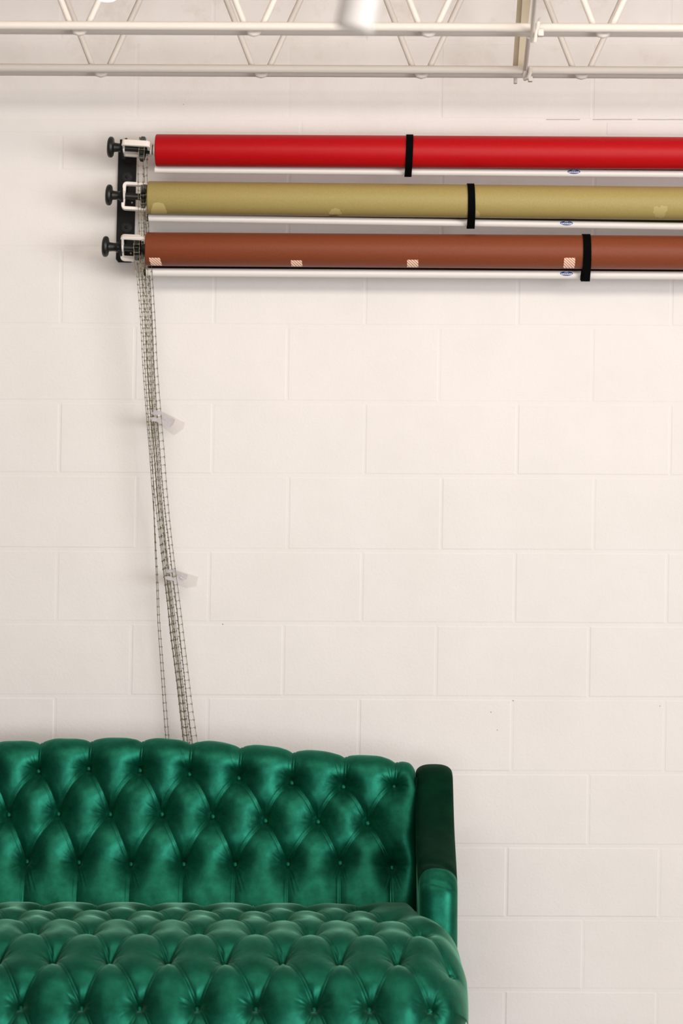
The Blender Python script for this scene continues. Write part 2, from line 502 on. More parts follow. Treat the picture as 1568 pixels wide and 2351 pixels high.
# ------------------------------------------------------------------ backdrop paper rolls, weight bars, straps
RY = -0.13
S = mpp(RY)
rolls = {
    'red': dict(l=(357, 345.2), r=(1568, 352), rad=36.8 * S, m='red', bl=(358, 388.8), br=(1568, 399.8), strap=((940.5, 312), (936.5, 405))),
    'olive': dict(l=(339, 454), r=(1568, 467.3), rad=37.8 * S, m='olive', bl=(339, 500), br=(1568, 519.4), strap=((1080, 424), (1080.5, 524))),
    'brown': dict(l=(334.5, 572), r=(1568, 580.2), rad=38.5 * S, m='brown', bl=(334, 624.5), br=(1568, 632.5), strap=((1345, 538), (1344, 645))),
}
lab = {'red': ('rolled bright red backdrop paper, topmost of the three wall rolls', 'white tube bar hanging under the red paper roll'),
       'olive': ('rolled olive khaki backdrop paper, middle of the three wall rolls', 'white tube bar hanging under the olive paper roll'),
       'brown': ('rolled brown backdrop paper with striped stickers, lowest of the three wall rolls', 'white tube bar hanging under the brown paper roll')}
straplab = {'red': 'black elastic strap around the red paper roll and its bar', 'olive': 'black elastic strap around the olive paper roll and its bar',
            'brown': 'black elastic strap around the brown paper roll and its bar'}
BARY = -0.099

def cyl_patch(a, d, R, x0, x1, th0, th1, lift, nx=10, nt=10, skew=0.0, shape=None):
    """curved patch on the roll: x0..x1 along the roll, th = angle below the front (radians)"""
    up = Vector((0, 0, 1)); fr = Vector((0, -1, 0))
    vs, fs = [], []
    for i in range(nt + 1):
        for j in range(nx + 1):
            ti, tj = i / nt, j / nx
            th = th0 + (th1 - th0) * ti
            xx = x0 + (x1 - x0) * tj + skew * (ti - .5)
            if shape is not None:
                xx, th = shape(ti, tj, xx, th)
            c = a + d * xx
            vs.append(c + (fr * math.cos(th) - up * math.sin(th)) * (R + lift))
    for i in range(nt):
        for j in range(nx):
            k = i * (nx + 1) + j
            fs.append((k, k + 1, k + nx + 2, k + nx + 1))
    return vs, fs

for key, R in rolls.items():
    a = at(*R['l'], RY); b = at(*R['r'], RY)
    d = (b - a).normalized()
    rad = R['rad']
    R['a'], R['d'] = a, d
    t = thing('paper_roll', a, lab[key][0], 'paper roll', 'backdrop paper rolls on the wall')
    R['t'] = t
    mb = MB()
    bl = .004
    mb.lathe([(.002, .021), (0, rad - .006), (.0015, rad - .0015), (.004, rad), (1.2, rad + .0003), (2.716, rad), (2.72, rad - .003), (2.72, .021)], a, d, 96)
    mb.build('paper', M[R['m']], t)
    mb = MB()
    mb.lathe([(-.001, .018), (-.001, .0215), (.05, .0215), (.05, .018)], a, d, 48)
    mb.build('core_tube', M['card'], t)
    # paper end from roll to bar, coloured near black as the gap's shade
    M_gap_shade = M['gap_shade_' + key] if ('gap_shade_' + key) in M else None
    if M_gap_shade is None:
        M_gap_shade = M['gap_shade_' + key] = mat('shaded_paper_end_' + key, {'red': srgb(34, 4, 6), 'olive': srgb(38, 34, 16), 'brown': srgb(24, 12, 8)}[key], 0.9, spec=0.0, bump=(300, .05, .0005))
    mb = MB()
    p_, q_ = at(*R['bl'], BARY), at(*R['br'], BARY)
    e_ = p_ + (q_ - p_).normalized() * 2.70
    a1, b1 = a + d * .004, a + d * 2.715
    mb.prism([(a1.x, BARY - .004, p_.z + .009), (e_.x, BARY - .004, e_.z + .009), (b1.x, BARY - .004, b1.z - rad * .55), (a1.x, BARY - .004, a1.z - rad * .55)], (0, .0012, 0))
    mb.build('paper_end_gap_shade', M_gap_shade, t, False)
    # weight bar
    p = at(*R['bl'], BARY); q = at(*R['br'], BARY)
    bd = (q - p).normalized()
    br = .0108 if key == 'brown' else .0097
    t2 = thing('weight_bar', p, lab[key][1], 'bar', 'white weight bars under the paper rolls')
    mb = MB(); mb.lathe([(0, .0095), (0, br), (2.70, br), (2.70, .0095)], p, bd, 40); mb.build('tube', M['bar'], t2)
    mb = MB(); mb.lathe([(-.0035, br * .8), (-.003, br), (0, br * 1.03), (.002, br * 1.01)], p, bd, 28); mb.build('end_cap', M['cap'] if key != 'red' else M['bar'], t2)
    R['bp'], R['bd'], R['brad'], R['t2'] = p, bd, br, t2
    # strap: a loop drawn tight around roll and bar
    (sx0, sy0), (sx1, sy1) = R['strap']
    xs0 = (at(sx0, sy0, RY).x - a.x) / d.x
    ca = a + d * xs0
    cb = p + bd * ((ca.x - p.x) / bd.x)
    hull = []
    pts = []
    for (c, r) in ((ca, rad + .0016), (cb, br + .0016)):
        for k in range(64):
            an = 2 * math.pi * k / 64
            pts.append((c.y + r * math.cos(an), c.z + r * math.sin(an)))
    pts = sorted(set(pts))
    def cross(o, u, v): return (u[0] - o[0]) * (v[1] - o[1]) - (u[1] - o[1]) * (v[0] - o[0])
    lo = []
    for q_ in pts:
        while len(lo) >= 2 and cross(lo[-2], lo[-1], q_) <= 0: lo.pop()
        lo.append(q_)
    hi = []
    for q_ in reversed(pts):
        while len(hi) >= 2 and cross(hi[-2], hi[-1], q_) <= 0: hi.pop()
        hi.append(q_)
    hull = lo[:-1] + hi[:-1]
    # the tail of the strap hangs a little below the bar
    zs = [h[1] for h in hull]; zmin, zmax = min(zs), max(zs)
    tail = (zmax - at(sx1, sy1, BARY).z) / (zmax - zmin)
    mb = MB(); vs = []; fs = []
    nh = len(hull)
    hw = .0093 if key != 'brown' else .0103
    xt, xb = at(sx0, sy0, RY).x, at(sx1, sy1, BARY).x
    for (hy, hz) in hull:
        f = (zmax - hz) / (zmax - zmin)
        hz2 = zmax - (zmax - hz) * (1 + (tail - 1) * f * f)
        xc = xt + (xb - xt) * f
        w = hw * (1 + (.13 * f * f if key != 'red' else .0))
        if key == 'brown': xc -= .0012 * math.sin(f * 3.0)
        cy, cz = (ca.y + cb.y) / 2, (ca.z + cb.z) / 2
        for (sx, out) in ((-1, 0), (1, 0), (1, 1), (-1, 1)):
            nd = Vector((0, hy - cy, hz - cz)).normalized() * (.0016 * out)
            vs.append((xc + sx * w, hy + nd.y, hz2 + nd.z))
    for i in range(nh):
        j = (i + 1) % nh
        for k in range(4):
            fs.append((i * 4 + k, i * 4 + (k + 1) % 4, j * 4 + (k + 1) % 4, j * 4 + k))
    mb.add(vs, fs)
    if key == 'brown':      # doubled-over end of the strap at the bottom left
        pz = at(1334, 640, BARY - .016)
        mb.prism([at(1336.5, 600, BARY - .032), at(1340, 600, BARY - .032), at(1340, 644, BARY - .02), at(1331.5, 643, BARY - .02)], (0, .001, 0))
    o = mb.build('elastic_strap', M['strap'], None)
    tag(o, straplab[key], 'strap', 'elastic straps around the paper rolls')

# marks on the olive roll
R = rolls['olive']; a, d, rad = R['a'], R['d'], R['rad']
def along(R, px, py): return (at(px, py, RY).x - R['a'].x) / R['d'].x
def ang(R, px, py):
    z = at(px, py, RY - R['rad'] * .7).z
    c = R['a'] + R['d'] * along(R, px, py)
    return math.asin(max(-.98, min(.98, (c.z - z) / R['rad'])))
def ragged(amp, seed):
    r = random.Random(seed); ph = [r.uniform(0, 6.28) for _ in range(6)]
    def f(ti, tj, xx, th):
        cx, cy = tj - .5, ti - .5
        e = max(abs(cx), abs(cy)) * 2
        an = math.atan2(cy, cx)
        k = 1 + e * amp * (math.sin(3 * an + ph[0]) + .7 * math.sin(7 * an + ph[1]) + .5 * math.sin(11 * an + ph[2]))
        # squarish patch with worn corners
        return xx, th, k
    return f
def patch(R, px0, px1, py0, py1, m, name, label, seed, amp=.06, taper=0.0, lift=.0004):
    x0, x1 = along(R, px0, py0), along(R, px1, py0)
    t0, t1 = ang(R, (px0 + px1) / 2, py0), ang(R, (px0 + px1) / 2, py1)
    xm, tm = (x0 + x1) / 2, (t0 + t1) / 2
    rg = ragged(amp, seed)
    def shp(ti, tj, xx, th):
        _, _, k = rg(ti, tj, xx, th)
        cx, cy = (tj - .5) * 2, (ti - .5) * 2
        rc = 1 - .12 * (cx * cx) * (cy * cy)
        return xm + (xx - xm) * k * rc * (1 + taper * cy), tm + (th - tm) * k * rc
    mb = MB(); mb.add(*cyl_patch(R['a'], R['d'], R['rad'], x0, x1, t0, t1, lift, 20, 16, 0, shp))
    o = mb.build(name, m, R['t'], True, None)
    if label: o['label'] = label
    return o
patch(R, 349, 383, 466, 491.5, M['olive_tape'], 'tape_piece', 'paler tape patch at the left end', 1, .02, .22)
patch(R, 757, 783, 479, 490.5, M['olive_tape'], 'tape_piece', 'small wrinkled tape above a tear', 2, .08, .2)
patch(R, 1066, 1100, 482, 496, M['olive_tape'], 'tape_piece', 'pale tape behind the strap', 3, .07, .1)
patch(R, 1498, 1526, 474, 498, M['olive_tape'], 'tape_piece', 'pale ragged tape toward the right edge', 5, .10, -.15)
def tear_shape(ti, tj, xx, th):
    k = math.sin(math.pi * min(1, max(0, tj))) ** .6
    return xx, t_m + (th - t_m) * k - .05 * (tj - .5)
x0, x1 = along(R, 753, 491), along(R, 779, 491)
t_m = ang(R, 766, 494.2)
mb = MB(); mb.add(*cyl_patch(a, d, rad, x0, x1, t_m - .055, t_m + .05, .0007, 16, 6, 0, tear_shape))
mb.build('tear', M['tear'], R['t'], True, None)['label'] = 'dark little tear in the paper'
# striped stickers on the brown roll
R = rolls['brown']
for (cx, y0, y1, w, sk) in ((359, 592, 608.5, 25.5, 5.0), (681.5, 597.5, 611.2, 25.5, 2.0), (947, 596.5, 613, 25.5, 1.0), (1305, 592.5, 614.5, 25.5, 0.0)):
    x0, x1 = along(R, cx - w / 2, y0), along(R, cx + w / 2, y0)
    t0, t1 = ang(R, cx, y0), ang(R, cx, y1)
    def shp(ti, tj, xx, th):
        cx_, cy_ = (tj - .5) * 2, (ti - .5) * 2
        rc = 1 - .05 * (cx_ * cx_) ** 6 * (cy_ * cy_) ** 6
        return x0 + (x1 - x0) / 2 + (xx - (x0 + x1) / 2) * rc, th
    mb = MB(); mb.add(*cyl_patch(R['a'], R['d'], R['rad'], x0, x1, t0, t1, .0006, 14, 10, sk * S, shp))
    o = mb.build('striped_sticker', M['stripe'], R['t'], True, None)
    o['label'] = 'white sticker with orange diagonal stripes'

# oval maker stickers on the bars
def text_mesh(body, size):
    cu = bpy.data.curves.new('lettering', 'FONT')
    cu.body = body; cu.size = size; cu.align_x = 'CENTER'; cu.align_y = 'CENTER'; cu.resolution_u = 3; cu.offset = size * .028
    to = bpy.data.objects.new('lettering_source', cu); COL.objects.link(to)
    bpy.context.view_layer.update()
    me = bpy.data.meshes.new_from_object(to.evaluated_get(bpy.context.evaluated_depsgraph_get()))
    bpy.data.objects.remove(to); bpy.data.curves.remove(cu)
    bm = bmesh.new(); bm.from_mesh(me)
    bmesh.ops.triangulate(bm, faces=bm.faces)
    bmesh.ops.subdivide_edges(bm, edges=[e for e in bm.edges if e.calc_length() > size * .2], cuts=1, use_grid_fill=False)
    bm.to_mesh(me); bm.free()
    return me
for key, (cx, cy) in {'red': (1317.5, 394.2), 'olive': (1300.5, 512.2), 'brown': (1300.5, 628.0)}.items():
    R = rolls[key]
    s = mpp(BARY)
    u0 = (at(cx, cy, BARY - R['brad']).x - R['bp'].x) / R['bd'].x
    cen = R['bp'] + R['bd'] * u0
    zc = at(cx, cy, BARY - R['brad']).z
    thc = math.asin(max(-.95, min(.95, (cen.z - zc) / R['brad'])))
    def on(u, v, lift):      # u, v in metres on the sticker -> point on the bar
        th = thc - v / R['brad']
        c = R['bp'] + R['bd'] * (u0 + u)
        return c + Vector((0, -math.cos(th), -math.sin(th))) * (R['brad'] + lift)
    W, H = 14.6 * s, 5.2 * s
    mb = MB(); vs = []; fs = []
    nn = 8
    for i in range(nn + 1):
        for j in range(nn + 1):
            vs.append(on((j / nn - .5) * 2 * W * 1.18, (i / nn - .5) * 2 * H * 1.35, .0003))
    for i in range(nn):
        for j in range(nn):
            k = i * (nn + 1) + j; fs.append((k, k + 1, k + nn + 2, k + nn + 1))
    mb.add(vs, fs)
    st = mb.build('logo_sticker', M['white'], R['t2'], True, None)
    st['label'] = 'blue oval sticker reading SAVAGE'
    mb = MB(); vs = [on(0, 0, .0007)]; fs = []
    for ring in (.33, .66, 1.0):
        for k in range(48):
            an = 2 * math.pi * k / 48
            vs.append(on(W * ring * math.cos(an), H * ring * math.sin(an), .0007))
    for k in range(48):
        fs.append((0, 1 + k, 1 + (k + 1) % 48))
        for rg in (0, 1):
            p0 = 1 + rg * 48; p1 = 1 + (rg + 1) * 48
            fs.append((p0 + k, p1 + k, p1 + (k + 1) % 48, p0 + (k + 1) % 48))
    mb.add(vs, fs)
    attach(mb.build('oval_emblem', M['blue'], None, True, None), st)
    me = text_mesh('SAVAGE', 1.0)
    co = [v.co.copy() for v in me.vertices]
    wx = max(abs(c.x) for c in co); wy = max(abs(c.y) for c in co)
    for v, c in zip(me.vertices, co):
        u = c.x / wx; vv = c.y / wy
        h = .36 - .10 * u * u + .06
        q = on(u * W * .86, H * (-.22 + vv * h - .06 * (1 - u * u)), .0012)
        v.co = q
    me.update()
    attach(link('lettering', me, M['white'], None, False), st)
    mb = MB(); vs = []; fs = []              # the small winged mark over the name
    for k in range(13):
        u = (k / 12 - .5) * 2
        vs.append(on(u * W * .36, H * (.50 - .16 * abs(u)), .0012)); vs.append(on(u * W * .22, H * (.80 - .10 * u * u), .0012))
    for k in range(12):
        fs.append((2 * k, 2 * k + 2, 2 * k + 3, 2 * k + 1))
    mb.add(vs, fs)
    attach(mb.build('emblem', M['white'], None, True, None), st)

# ------------------------------------------------------------------ wall bracket
t = thing('wall_bracket', at(288, 600, 0), 'black steel wall bracket plate with three hooks holding the paper rolls', 'bracket')
mb = MB()
pl = [at(271.6, 347, -.007), at(275, 343.5, -.007), at(310.5, 344, -.007), at(314, 349, -.007), at(307.3, 594, -.007), at(301, 602.5, -.007), at(271.5, 602, -.007), at(266, 595, -.007)]
mb.prism(pl, (0, .0052, 0))
mb.build('mounting_plate', M['blackmetal'], t, True, 30)
for (px, py) in ((291.3, 406.5), (290.3, 522.3)):
    p = at(px, py, -.007)
    mb = MB(); mb.lathe([(0, .0148), (.0016, .0148), (.002, .0140), (.002, .004)], p, (0, -1, 0), 36); w = mb.build('washer', M['washer'], t)
    mb = MB(); mb.lathe([(.002, .0042), (.005, .0040), (.0056, .0030)], p, (0, -1, 0), 6); attach(mb.build('screw', M['screw'], None), w)
for (px, py) in ((303, 465.3), (300.3, 581.7)):
    p = at(px, py, -.0121)
    mb = MB(); mb.lathe([(0, .0024), (.001, .0022), (.0015, .001)], p, (0, -1, 0), 16); mb.build('rivet', M['rivet'], t)
drive_spec = [dict(key='red', kx=246, ax=(254, 337.5), axr=(335, 344), rot=-73, fx=(283, 343), sy=(327.5, 341)),
              dict(key='olive', kx=242, ax=(250, 447.5), axr=(335, 450.5), rot=8, fx=(284, 339), sy=(331, 448)),
              dict(key='brown', kx=234, ax=(242, 566), axr=(325, 568.5), rot=-38, fx=(280.5, 334), sy=(315.5, 566.5))]
for D in drive_spec:
    hp = at(D['fx'][0] - 3.5, D['ax'][1] + 3, RY)
    # hook: flat curved arm from the plate out under the spindle with an upturned tip
    path = [(-.004, .026), (-.03, -.004), (-.07, -.021), (-.11, -.0225), (-.138, -.019), (-.156, -.008), (-.163, .006), (-.160, .019), (-.1545, .019), (-.1545, .008),
            (-.149, -.003), (-.135, -.0105), (-.115, -.0125), (-.075, -.010), (-.04, .010), (-.004, .046)]
    mb = MB()
    mb.prism([(hp.x - .002, y, hp.z + z) for (y, z) in path], (.006, 0, 0))
    mb.prism([(hp.x - .002, -.004, hp.z - .022), (hp.x + .020, -.004, hp.z - .022), (hp.x + .020, -.004, hp.z + .03), (hp.x - .002, -.004, hp.z + .03)], (0, -.008, 0))
    mb.build('hook_arm', M['blackmetal'], t, True, 30)

# ------------------------------------------------------------------ chain drives (knob, spindle, sprocket, white guard)
dlab = {'red': 'black knob and chain sprocket in a white guard at the end of the red roll',
        'olive': 'black knob and chain sprocket in a white guard at the end of the olive roll',
        'brown': 'black knob and chain sprocket in a white guard at the end of the brown roll'}
for D in drive_spec:
    R = rolls[D['key']]
    A = at(D['kx'], D['ax'][1] - .3, RY)
    # the spindle carries the roll: aim it at the roll's own axis
    B = R['a'] + R['d'] * .02
    ax = (B - A).normalized()
    t = thing('chain_drive', A, dlab[D['key']], 'chain drive', 'chain drives at the roll ends')
    k = S
    mb = MB()
    mb.lathe([(0, 9 * k), (.6 * k, 15 * k), (2 * k, 20 * k), (4.5 * k, 23.2 * k), (8 * k, 24.2 * k), (12 * k, 23.4 * k), (14.8 * k, 20 * k), (15.8 * k, 15 * k), (16.2 * k, 11.5 * k),
              (18 * k, 10.6 * k), (26 * k, 9.8 * k), (32 * k, 10 * k), (35 * k, 12.5 * k), (37 * k, 12.5 * k)], A, ax, 40)
    mb.build('knob', M['black'], t)
    qq = .6 if D['key'] == 'red' else 1.0
    sx = (at(D['sy'][0], D['sy'][1], RY).x - A.x) / ax.x
    ex = (B - A).length
    mb = MB()
    mb.lathe([(37 * k, 7.6 * k), (sx - 9 * k, 7.6 * k), (sx - 9 * k, 9.5 * k), (sx - 7 * k, 9.5 * k), (sx + 7 * k, 9.5 * k), (sx + 8 * k, 16 * k * qq), (sx + 13 * k, 18 * k * qq), (ex - .018, 20 * k * qq), (ex + .01, 21 * k * qq)], A, ax, 32)
    mb.build('spindle', M['black'], t)
    # sprocket: disc with blocky wedge teeth
    C = A + ax * sx
    D['C'], D['ax3'] = C, ax
    mb = MB()
    mb.lathe([(-4.0 * k, 15 * k), (-4.0 * k, 20 * k), (4.0 * k, 20 * k), (4.0 * k, 15 * k)], C, ax, 24)
    u = ax.cross(Vector((0, 0, 1))).normalized(); w = u.cross(ax).normalized()
    for i in range(8):
        an = 2 * math.pi * (i + .5) / 8
        rad_ = u * math.cos(an) + w * math.sin(an); tg = -u * math.sin(an) + w * math.cos(an)
        c0 = C + rad_ * (18 * k); c1 = C + rad_ * (25 * k); c2 = C + rad_ * (29 * k)
        vs = []
        for (c, hx, ht) in ((c0, 7 * k, 7 * k), (c1, 5.6 * k, 5.2 * k), (c2, 3.6 * k, 3.2 * k)):
            for (sa, sb) in ((-1, -1), (1, -1), (1, 1), (-1, 1)):
                vs.append(c + ax * (hx * sa) + tg * (ht * sb))
        fs = [(0, 1, 2, 3), (8, 9, 10, 11)]
        for l in (0, 4):
            for q in range(4):
                fs.append((l + q, l + (q + 1) % 4, l + 4 + (q + 1) % 4, l + 4 + q))
        mb.add(vs, fs)
    mb.build('sprocket', M['black'], t, True, 25)
    # white rectangular guard frame that swings on the spindle
    fx0 = (at(D['fx'][0], D['ax'][1], RY).x - A.x) / ax.x
    fx1 = (at(D['fx'][1], D['ax'][1], RY).x - A.x) / ax.x
    rot = math.radians(D['rot'])
    v1 = (w * math.cos(rot) - u * math.sin(rot)); v2 = ax.cross(v1)
    hh = 29 * k
    cx_ = [(fx0, -hh), (fx1, -hh), (fx1, hh), (fx0, hh)]
    rc = 6 * k
    loop = []
    for i, (cxx, cyy) in enumerate(cx_):
        sxn = 1 if i in (0, 3) else -1
        syn = 1 if i in (0, 1) else -1
        c = (cxx + sxn * rc, cyy + syn * rc)
        a0 = {0: math.pi, 1: 1.5 * math.pi, 2: 0, 3: .5 * math.pi}[i]
        for q in range(5):
            an = a0 + .5 * math.pi * q / 4
            loop.append((c[0] + rc * math.cos(an), c[1] + rc * math.sin(an)))
    # notch of the left leg around the spindle
    mb = MB(); vs = []; fs = []
    nl = len(loop)
    off = -v2 * 0.0
    for i in range(nl):
        pa, pb = loop[i - 1], loop[(i + 1) % nl]
        tx, ty = pb[0] - pa[0], pb[1] - pa[1]
        ln = math.hypot(tx, ty); nx_, ny_ = ty / ln, -tx / ln
        hw_, ht_ = 3.6 * k, 6.2 * k
        for (sa, sb) in ((-1, -1), (-.75, -1.12), (.75, -1.12), (1, -1), (1, 1), (.75, 1.12), (-.75, 1.12), (-1, 1)):
            pt = A + ax * (loop[i][0] + nx_ * hw_ * sa) + v1 * (loop[i][1] + ny_ * hw_ * sa) + v2 * (ht_ * sb)
            vs.append(pt)
    for i in range(nl):
        j = (i + 1) % nl
        for q in range(8):
            fs.append((i * 8 + q, i * 8 + (q + 1) % 8, j * 8 + (q + 1) % 8, j * 8 + q))
    mb.add(vs, fs)
    mb.lathe([(fx0 - 4.5 * k, 8 * k), (fx0 - 4 * k, 12 * k), (fx0 + 3.5 * k, 12 * k), (fx0 + 4 * k, 8 * k)], A, ax, 24)
    mb.build('guard_frame', M['guard'], t, True, 30)
    if D['key'] == 'red':
        mb = MB(); mb.lathe([(ex - .034, .010), (ex - .0335, .0165), (ex - .029, .0165), (ex - .0285, .012), (ex - .0265, .012), (ex - .026, .0165), (ex - .021, .0165), (ex - .0205, .01)], A, ax, 32)
        mb.build('collar', M['guard'], t)

# ------------------------------------------------------------------ chains
strands = {
    'brown': ([(314.5, 600, -.158), (318, 622, -.158), (321.5, 645, -.15), (329, 740, -.12), (333.5, 840, -.11), (340, 940, -.10), (346, 1030, -.10), (350, 1110, -.10), (354, 1190, -.095), (357, 1260, -.09),
               (361, 1340, -.09), (364, 1420, -.09), (369, 1490, -.085), (374, 1560, -.08), (379, 1630, -.08), (383.5, 1690, -.08), (389, 1760, -.075)],
              [(321, 600, -.102), (326, 645, -.10), (333, 740, -.095), (338, 840, -.09), (344, 940, -.085), (350, 1030, -.08), (357, 1120, -.08), (364, 1190, -.075), (372, 1260, -.07), (377.5, 1310, -.07), (383, 1350, -.07),
               (389, 1400, -.07), (395, 1460, -.07), (402, 1510, -.065), (410, 1570, -.065), (417, 1630, -.06), (424, 1690, -.06), (432, 1760, -.06)]),
    'olive': ([(330, 480, -.158), (331.5, 560, -.15), (334, 645, -.135), (340, 740, -.115), (344, 840, -.105), (350, 940, -.095), (358, 1030, -.09), (364, 1110, -.09), (371, 1190, -.085), (378, 1260, -.08), (389, 1350, -.08),
               (395, 1400, -.08), (402, 1460, -.075), (408, 1510, -.075), (415, 1570, -.07), (421, 1630, -.07), (428, 1690, -.07), (436, 1760, -.07)],
              [(336, 480, -.10), (337, 560, -.10), (338, 645, -.095), (343.5, 740, -.09), (348, 840, -.08), (354, 940, -.08), (362, 1030, -.075), (368, 1110, -.07), (376, 1190, -.065), (384, 1260, -.06), (393, 1350, -.06),
               (400, 1400, -.06), (406, 1460, -.055), (413, 1510, -.055), (420, 1570, -.05), (426, 1630, -.05), (433, 1690, -.05), (441, 1760, -.05)]),
    'red': ([(323, 385, -.158), (323.5, 480, -.15), (326, 560, -.142), (330.5, 645, -.125), (337, 740, -.105), (342, 840, -.098), (348, 940, -.09), (356, 1030, -.085), (362, 1110, -.08), (369, 1190, -.078), (376, 1260, -.072), (386, 1350, -.07),
             (398, 1460, -.068), (412, 1570, -.06), (425, 1690, -.055), (434, 1760, -.055)],
            [(334, 385, -.102), (336, 480, -.105), (340.5, 560, -.108), (347.5, 645, -.11), (353, 740, -.105), (357.5, 840, -.10), (364.5, 940, -.10), (371.5, 1030, -.095), (377.5, 1110, -.09), (385, 1190, -.09), (393, 1260, -.088), (399, 1310, -.085),
             (404.5, 1350, -.085), (413, 1420, -.08), (421, 1490, -.08), (429, 1560, -.075), (437, 1630, -.075), (446, 1695, -.07), (456, 1765, -.07)]),
}
tw = {'brown': ([(560, 5), (740, 10), (900, 25), (1030, 50), (1190, 84), (1340, 72), (1500, 62), (1700, 52)], [(560, 10), (900, 30), (1100, 55), (1260, 60), (1500, 52), (1700, 38)]),
      'olive': ([(460, 5), (740, 25), (1000, 35), (1260, 48), (1500, 40), (1700, 30)], [(460, 35), (740, 40), (1000, 48), (1300, 20), (1700, 42)]),
      'red': ([(380, 12), (600, 35), (800, 30), (1000, 58), (1300, 35), (1700, 40)], [(380, 55), (640, 58), (840, 50), (1030, 32), (1260, 50), (1500, 38), (1700, 18)])}
LW, PITCH, WR = .0080, 18.6 * S, .00082
chlab = {'brown': 'thin metal ladder chain from the brown roll drive, its left strand hanging apart', 'olive': 'thin metal ladder chain from the olive roll drive, in the middle of the bundle',
         'red': 'thin metal ladder chain from the red roll drive, its right strand on the outer right'}
for D in drive_spec:
    key = D['key']
    fr, bk = strands[key]
    tf, tb = tw[key]
    itp = lambda tab, y: math.radians(float(np.interp(y, [q[0] for q in tab], [q[1] for q in tab])))
    C, ax = D['C'], D['ax3']
    pts, angs = [], []
    # front strand from bottom to top, over the sprocket, back strand down, round the bottom
    for (px, py, y) in reversed(fr):
        pts.append(at(px, py, y)); angs.append(itp(tf, py))
    rr = 27 * S
    for i in range(9):
        an = math.pi * i / 8
        pts.append(C + Vector((0, -rr * math.cos(an), rr * math.sin(an)))); angs.append(0.0 if i < 8 else angs[0] * 0)
    for (px, py, y) in bk:
        pts.append(at(px, py, y)); angs.append(itp(tb, py))
    e0, e1 = pts[-1], pts[0]
    for i in range(1, 6):
        f = i / 6
        p = e0.lerp(e1, f); p.z -= .07 * math.sin(math.pi * f)
        pts.append(p); angs.append(angs[-1])
    # resample by arc length (Catmull-Rom)
    n = len(pts)
    dense, dang = [], []
    for i in range(n):
        p0, p1, p2, p3 = pts[i - 1], pts[i], pts[(i + 1) % n], pts[(i + 2) % n]
        for q in range(8):
            f = q / 8
            dense.append(.5 * ((2 * p1) + (p2 - p0) * f + (2 * p0 - 5 * p1 + 4 * p2 - p3) * f * f + (3 * p1 - p0 - 3 * p2 + p3) * f ** 3))
            dang.append(angs[i] * (1 - f) + angs[(i + 1) % n] * f)
    arr = np.array([tuple(p) for p in dense] + [tuple(dense[0])]); aarr = np.array(dang + [dang[0]])
    cum = np.concatenate([[0], np.cumsum(np.linalg.norm(np.diff(arr, axis=0), axis=1))])
    nl = int(round(cum[-1] / PITCH))
    ss = np.linspace(0, cum[-1], nl, endpoint=False)
    nodes = [Vector([np.interp(s_, cum, arr[:, k]) for k in range(3)]) for s_ in ss]
    nan = [float(np.interp(s_, cum, aarr)) for s_ in ss]
    mb = MB()
    for i in range(nl):
        p, q = nodes[i], nodes[(i + 1) % nl]
        tg = (q - p).normalized()
        an = nan[i]
        sd = Vector((math.cos(an), -math.sin(an), 0)); sd = (sd - tg * sd.dot(tg)).normalized()
        nr = tg.cross(sd)
        e = tg * (PITCH * .13)
        w0, w1 = LW * .80, LW * 1.0
        # bent wire link: hook ends on the next rung, two legs, one rung
        path = [q - sd * w1 * .55 - e + nr * WR * 1.4, q - sd * w1 - e * .2 + nr * WR * 1.6, q - sd * w1 + e * .6, p - sd * w0 - e * .2, p + sd * w0 - e * .2, q + sd * w1 + e * .6, q + sd * w1 - e * .2 + nr * WR * 1.6, q + sd * w1 * .55 - e + nr * WR * 1.4]
        mb.tube(path, WR, 5)
        for sg in (-1, 1):       # the curled hook ends read as small knots
            c = q + sd * (w1 * .92 * sg)
            mb.tube([c - tg * WR * 2.4, c - tg * WR, c + tg * WR, c + tg * WR * 2.4], [WR * .8, WR * 1.7, WR * 1.7, WR * .8], 6)
    o = mb.build('pull_chain', M['chain'], None, True, None)
    tag(o, chlab[key], 'chain', 'pull chains of the paper rolls')

# ------------------------------------------------------------------ clear clips on the wall that gather the chains
def clip(polys, holder, pin, label, yb):
    base = at(*holder[0], 0)
    t = thing('cord_clip', base, label, 'clip', 'clear cord clips on the wall')
    mb = MB()
    mb.prism([at(x, y, -.0045) for (x, y) in holder], (0, .0025, 0))
    mb.build('adhesive_film', M['tape'], t, True, 30)
    mb = MB()
    for pl in polys:
        # the strip stands out from the wall toward the chains
        mb.prism([at(x, y, -.012 - z) for (x, y, z) in pl], (0, .004, 0))
    mb.build('clip_strip', M['clip'], t, True, 30)
    mb = MB()
    a_, b_ = at(*pin[0], -.06), at(*pin[1], -.045)
    mb.tube([a_, a_.lerp(b_, .3), b_], [.0016, .0012, .0007], 8)
    mb.build('pin', M['pin'], t)
Z1 = .12
clip([[(347, 948, Z1), (356, 941.5, Z1), (371, 944.5, Z1 * .9), (386, 955, .05), (402, 963, .02), (397, 976, .02), (389, 982, .03), (376, 976, .06), (380, 965, .06), (366, 952, .10), (352, 953, Z1)],
      [(344, 958, Z1), (352, 957.5, Z1), (365, 960, .10), (379, 965, .06), (378, 975, .06), (371, 977, .08), (360, 968, .10), (348, 967, Z1)]],
     [(376, 946), (424, 970), (420, 985), (400, 999), (380, 984), (362, 972)], ((383, 967.5), (392, 972.5)),
     'clear plastic clip holding the chains to the wall, upper of the two', 0)
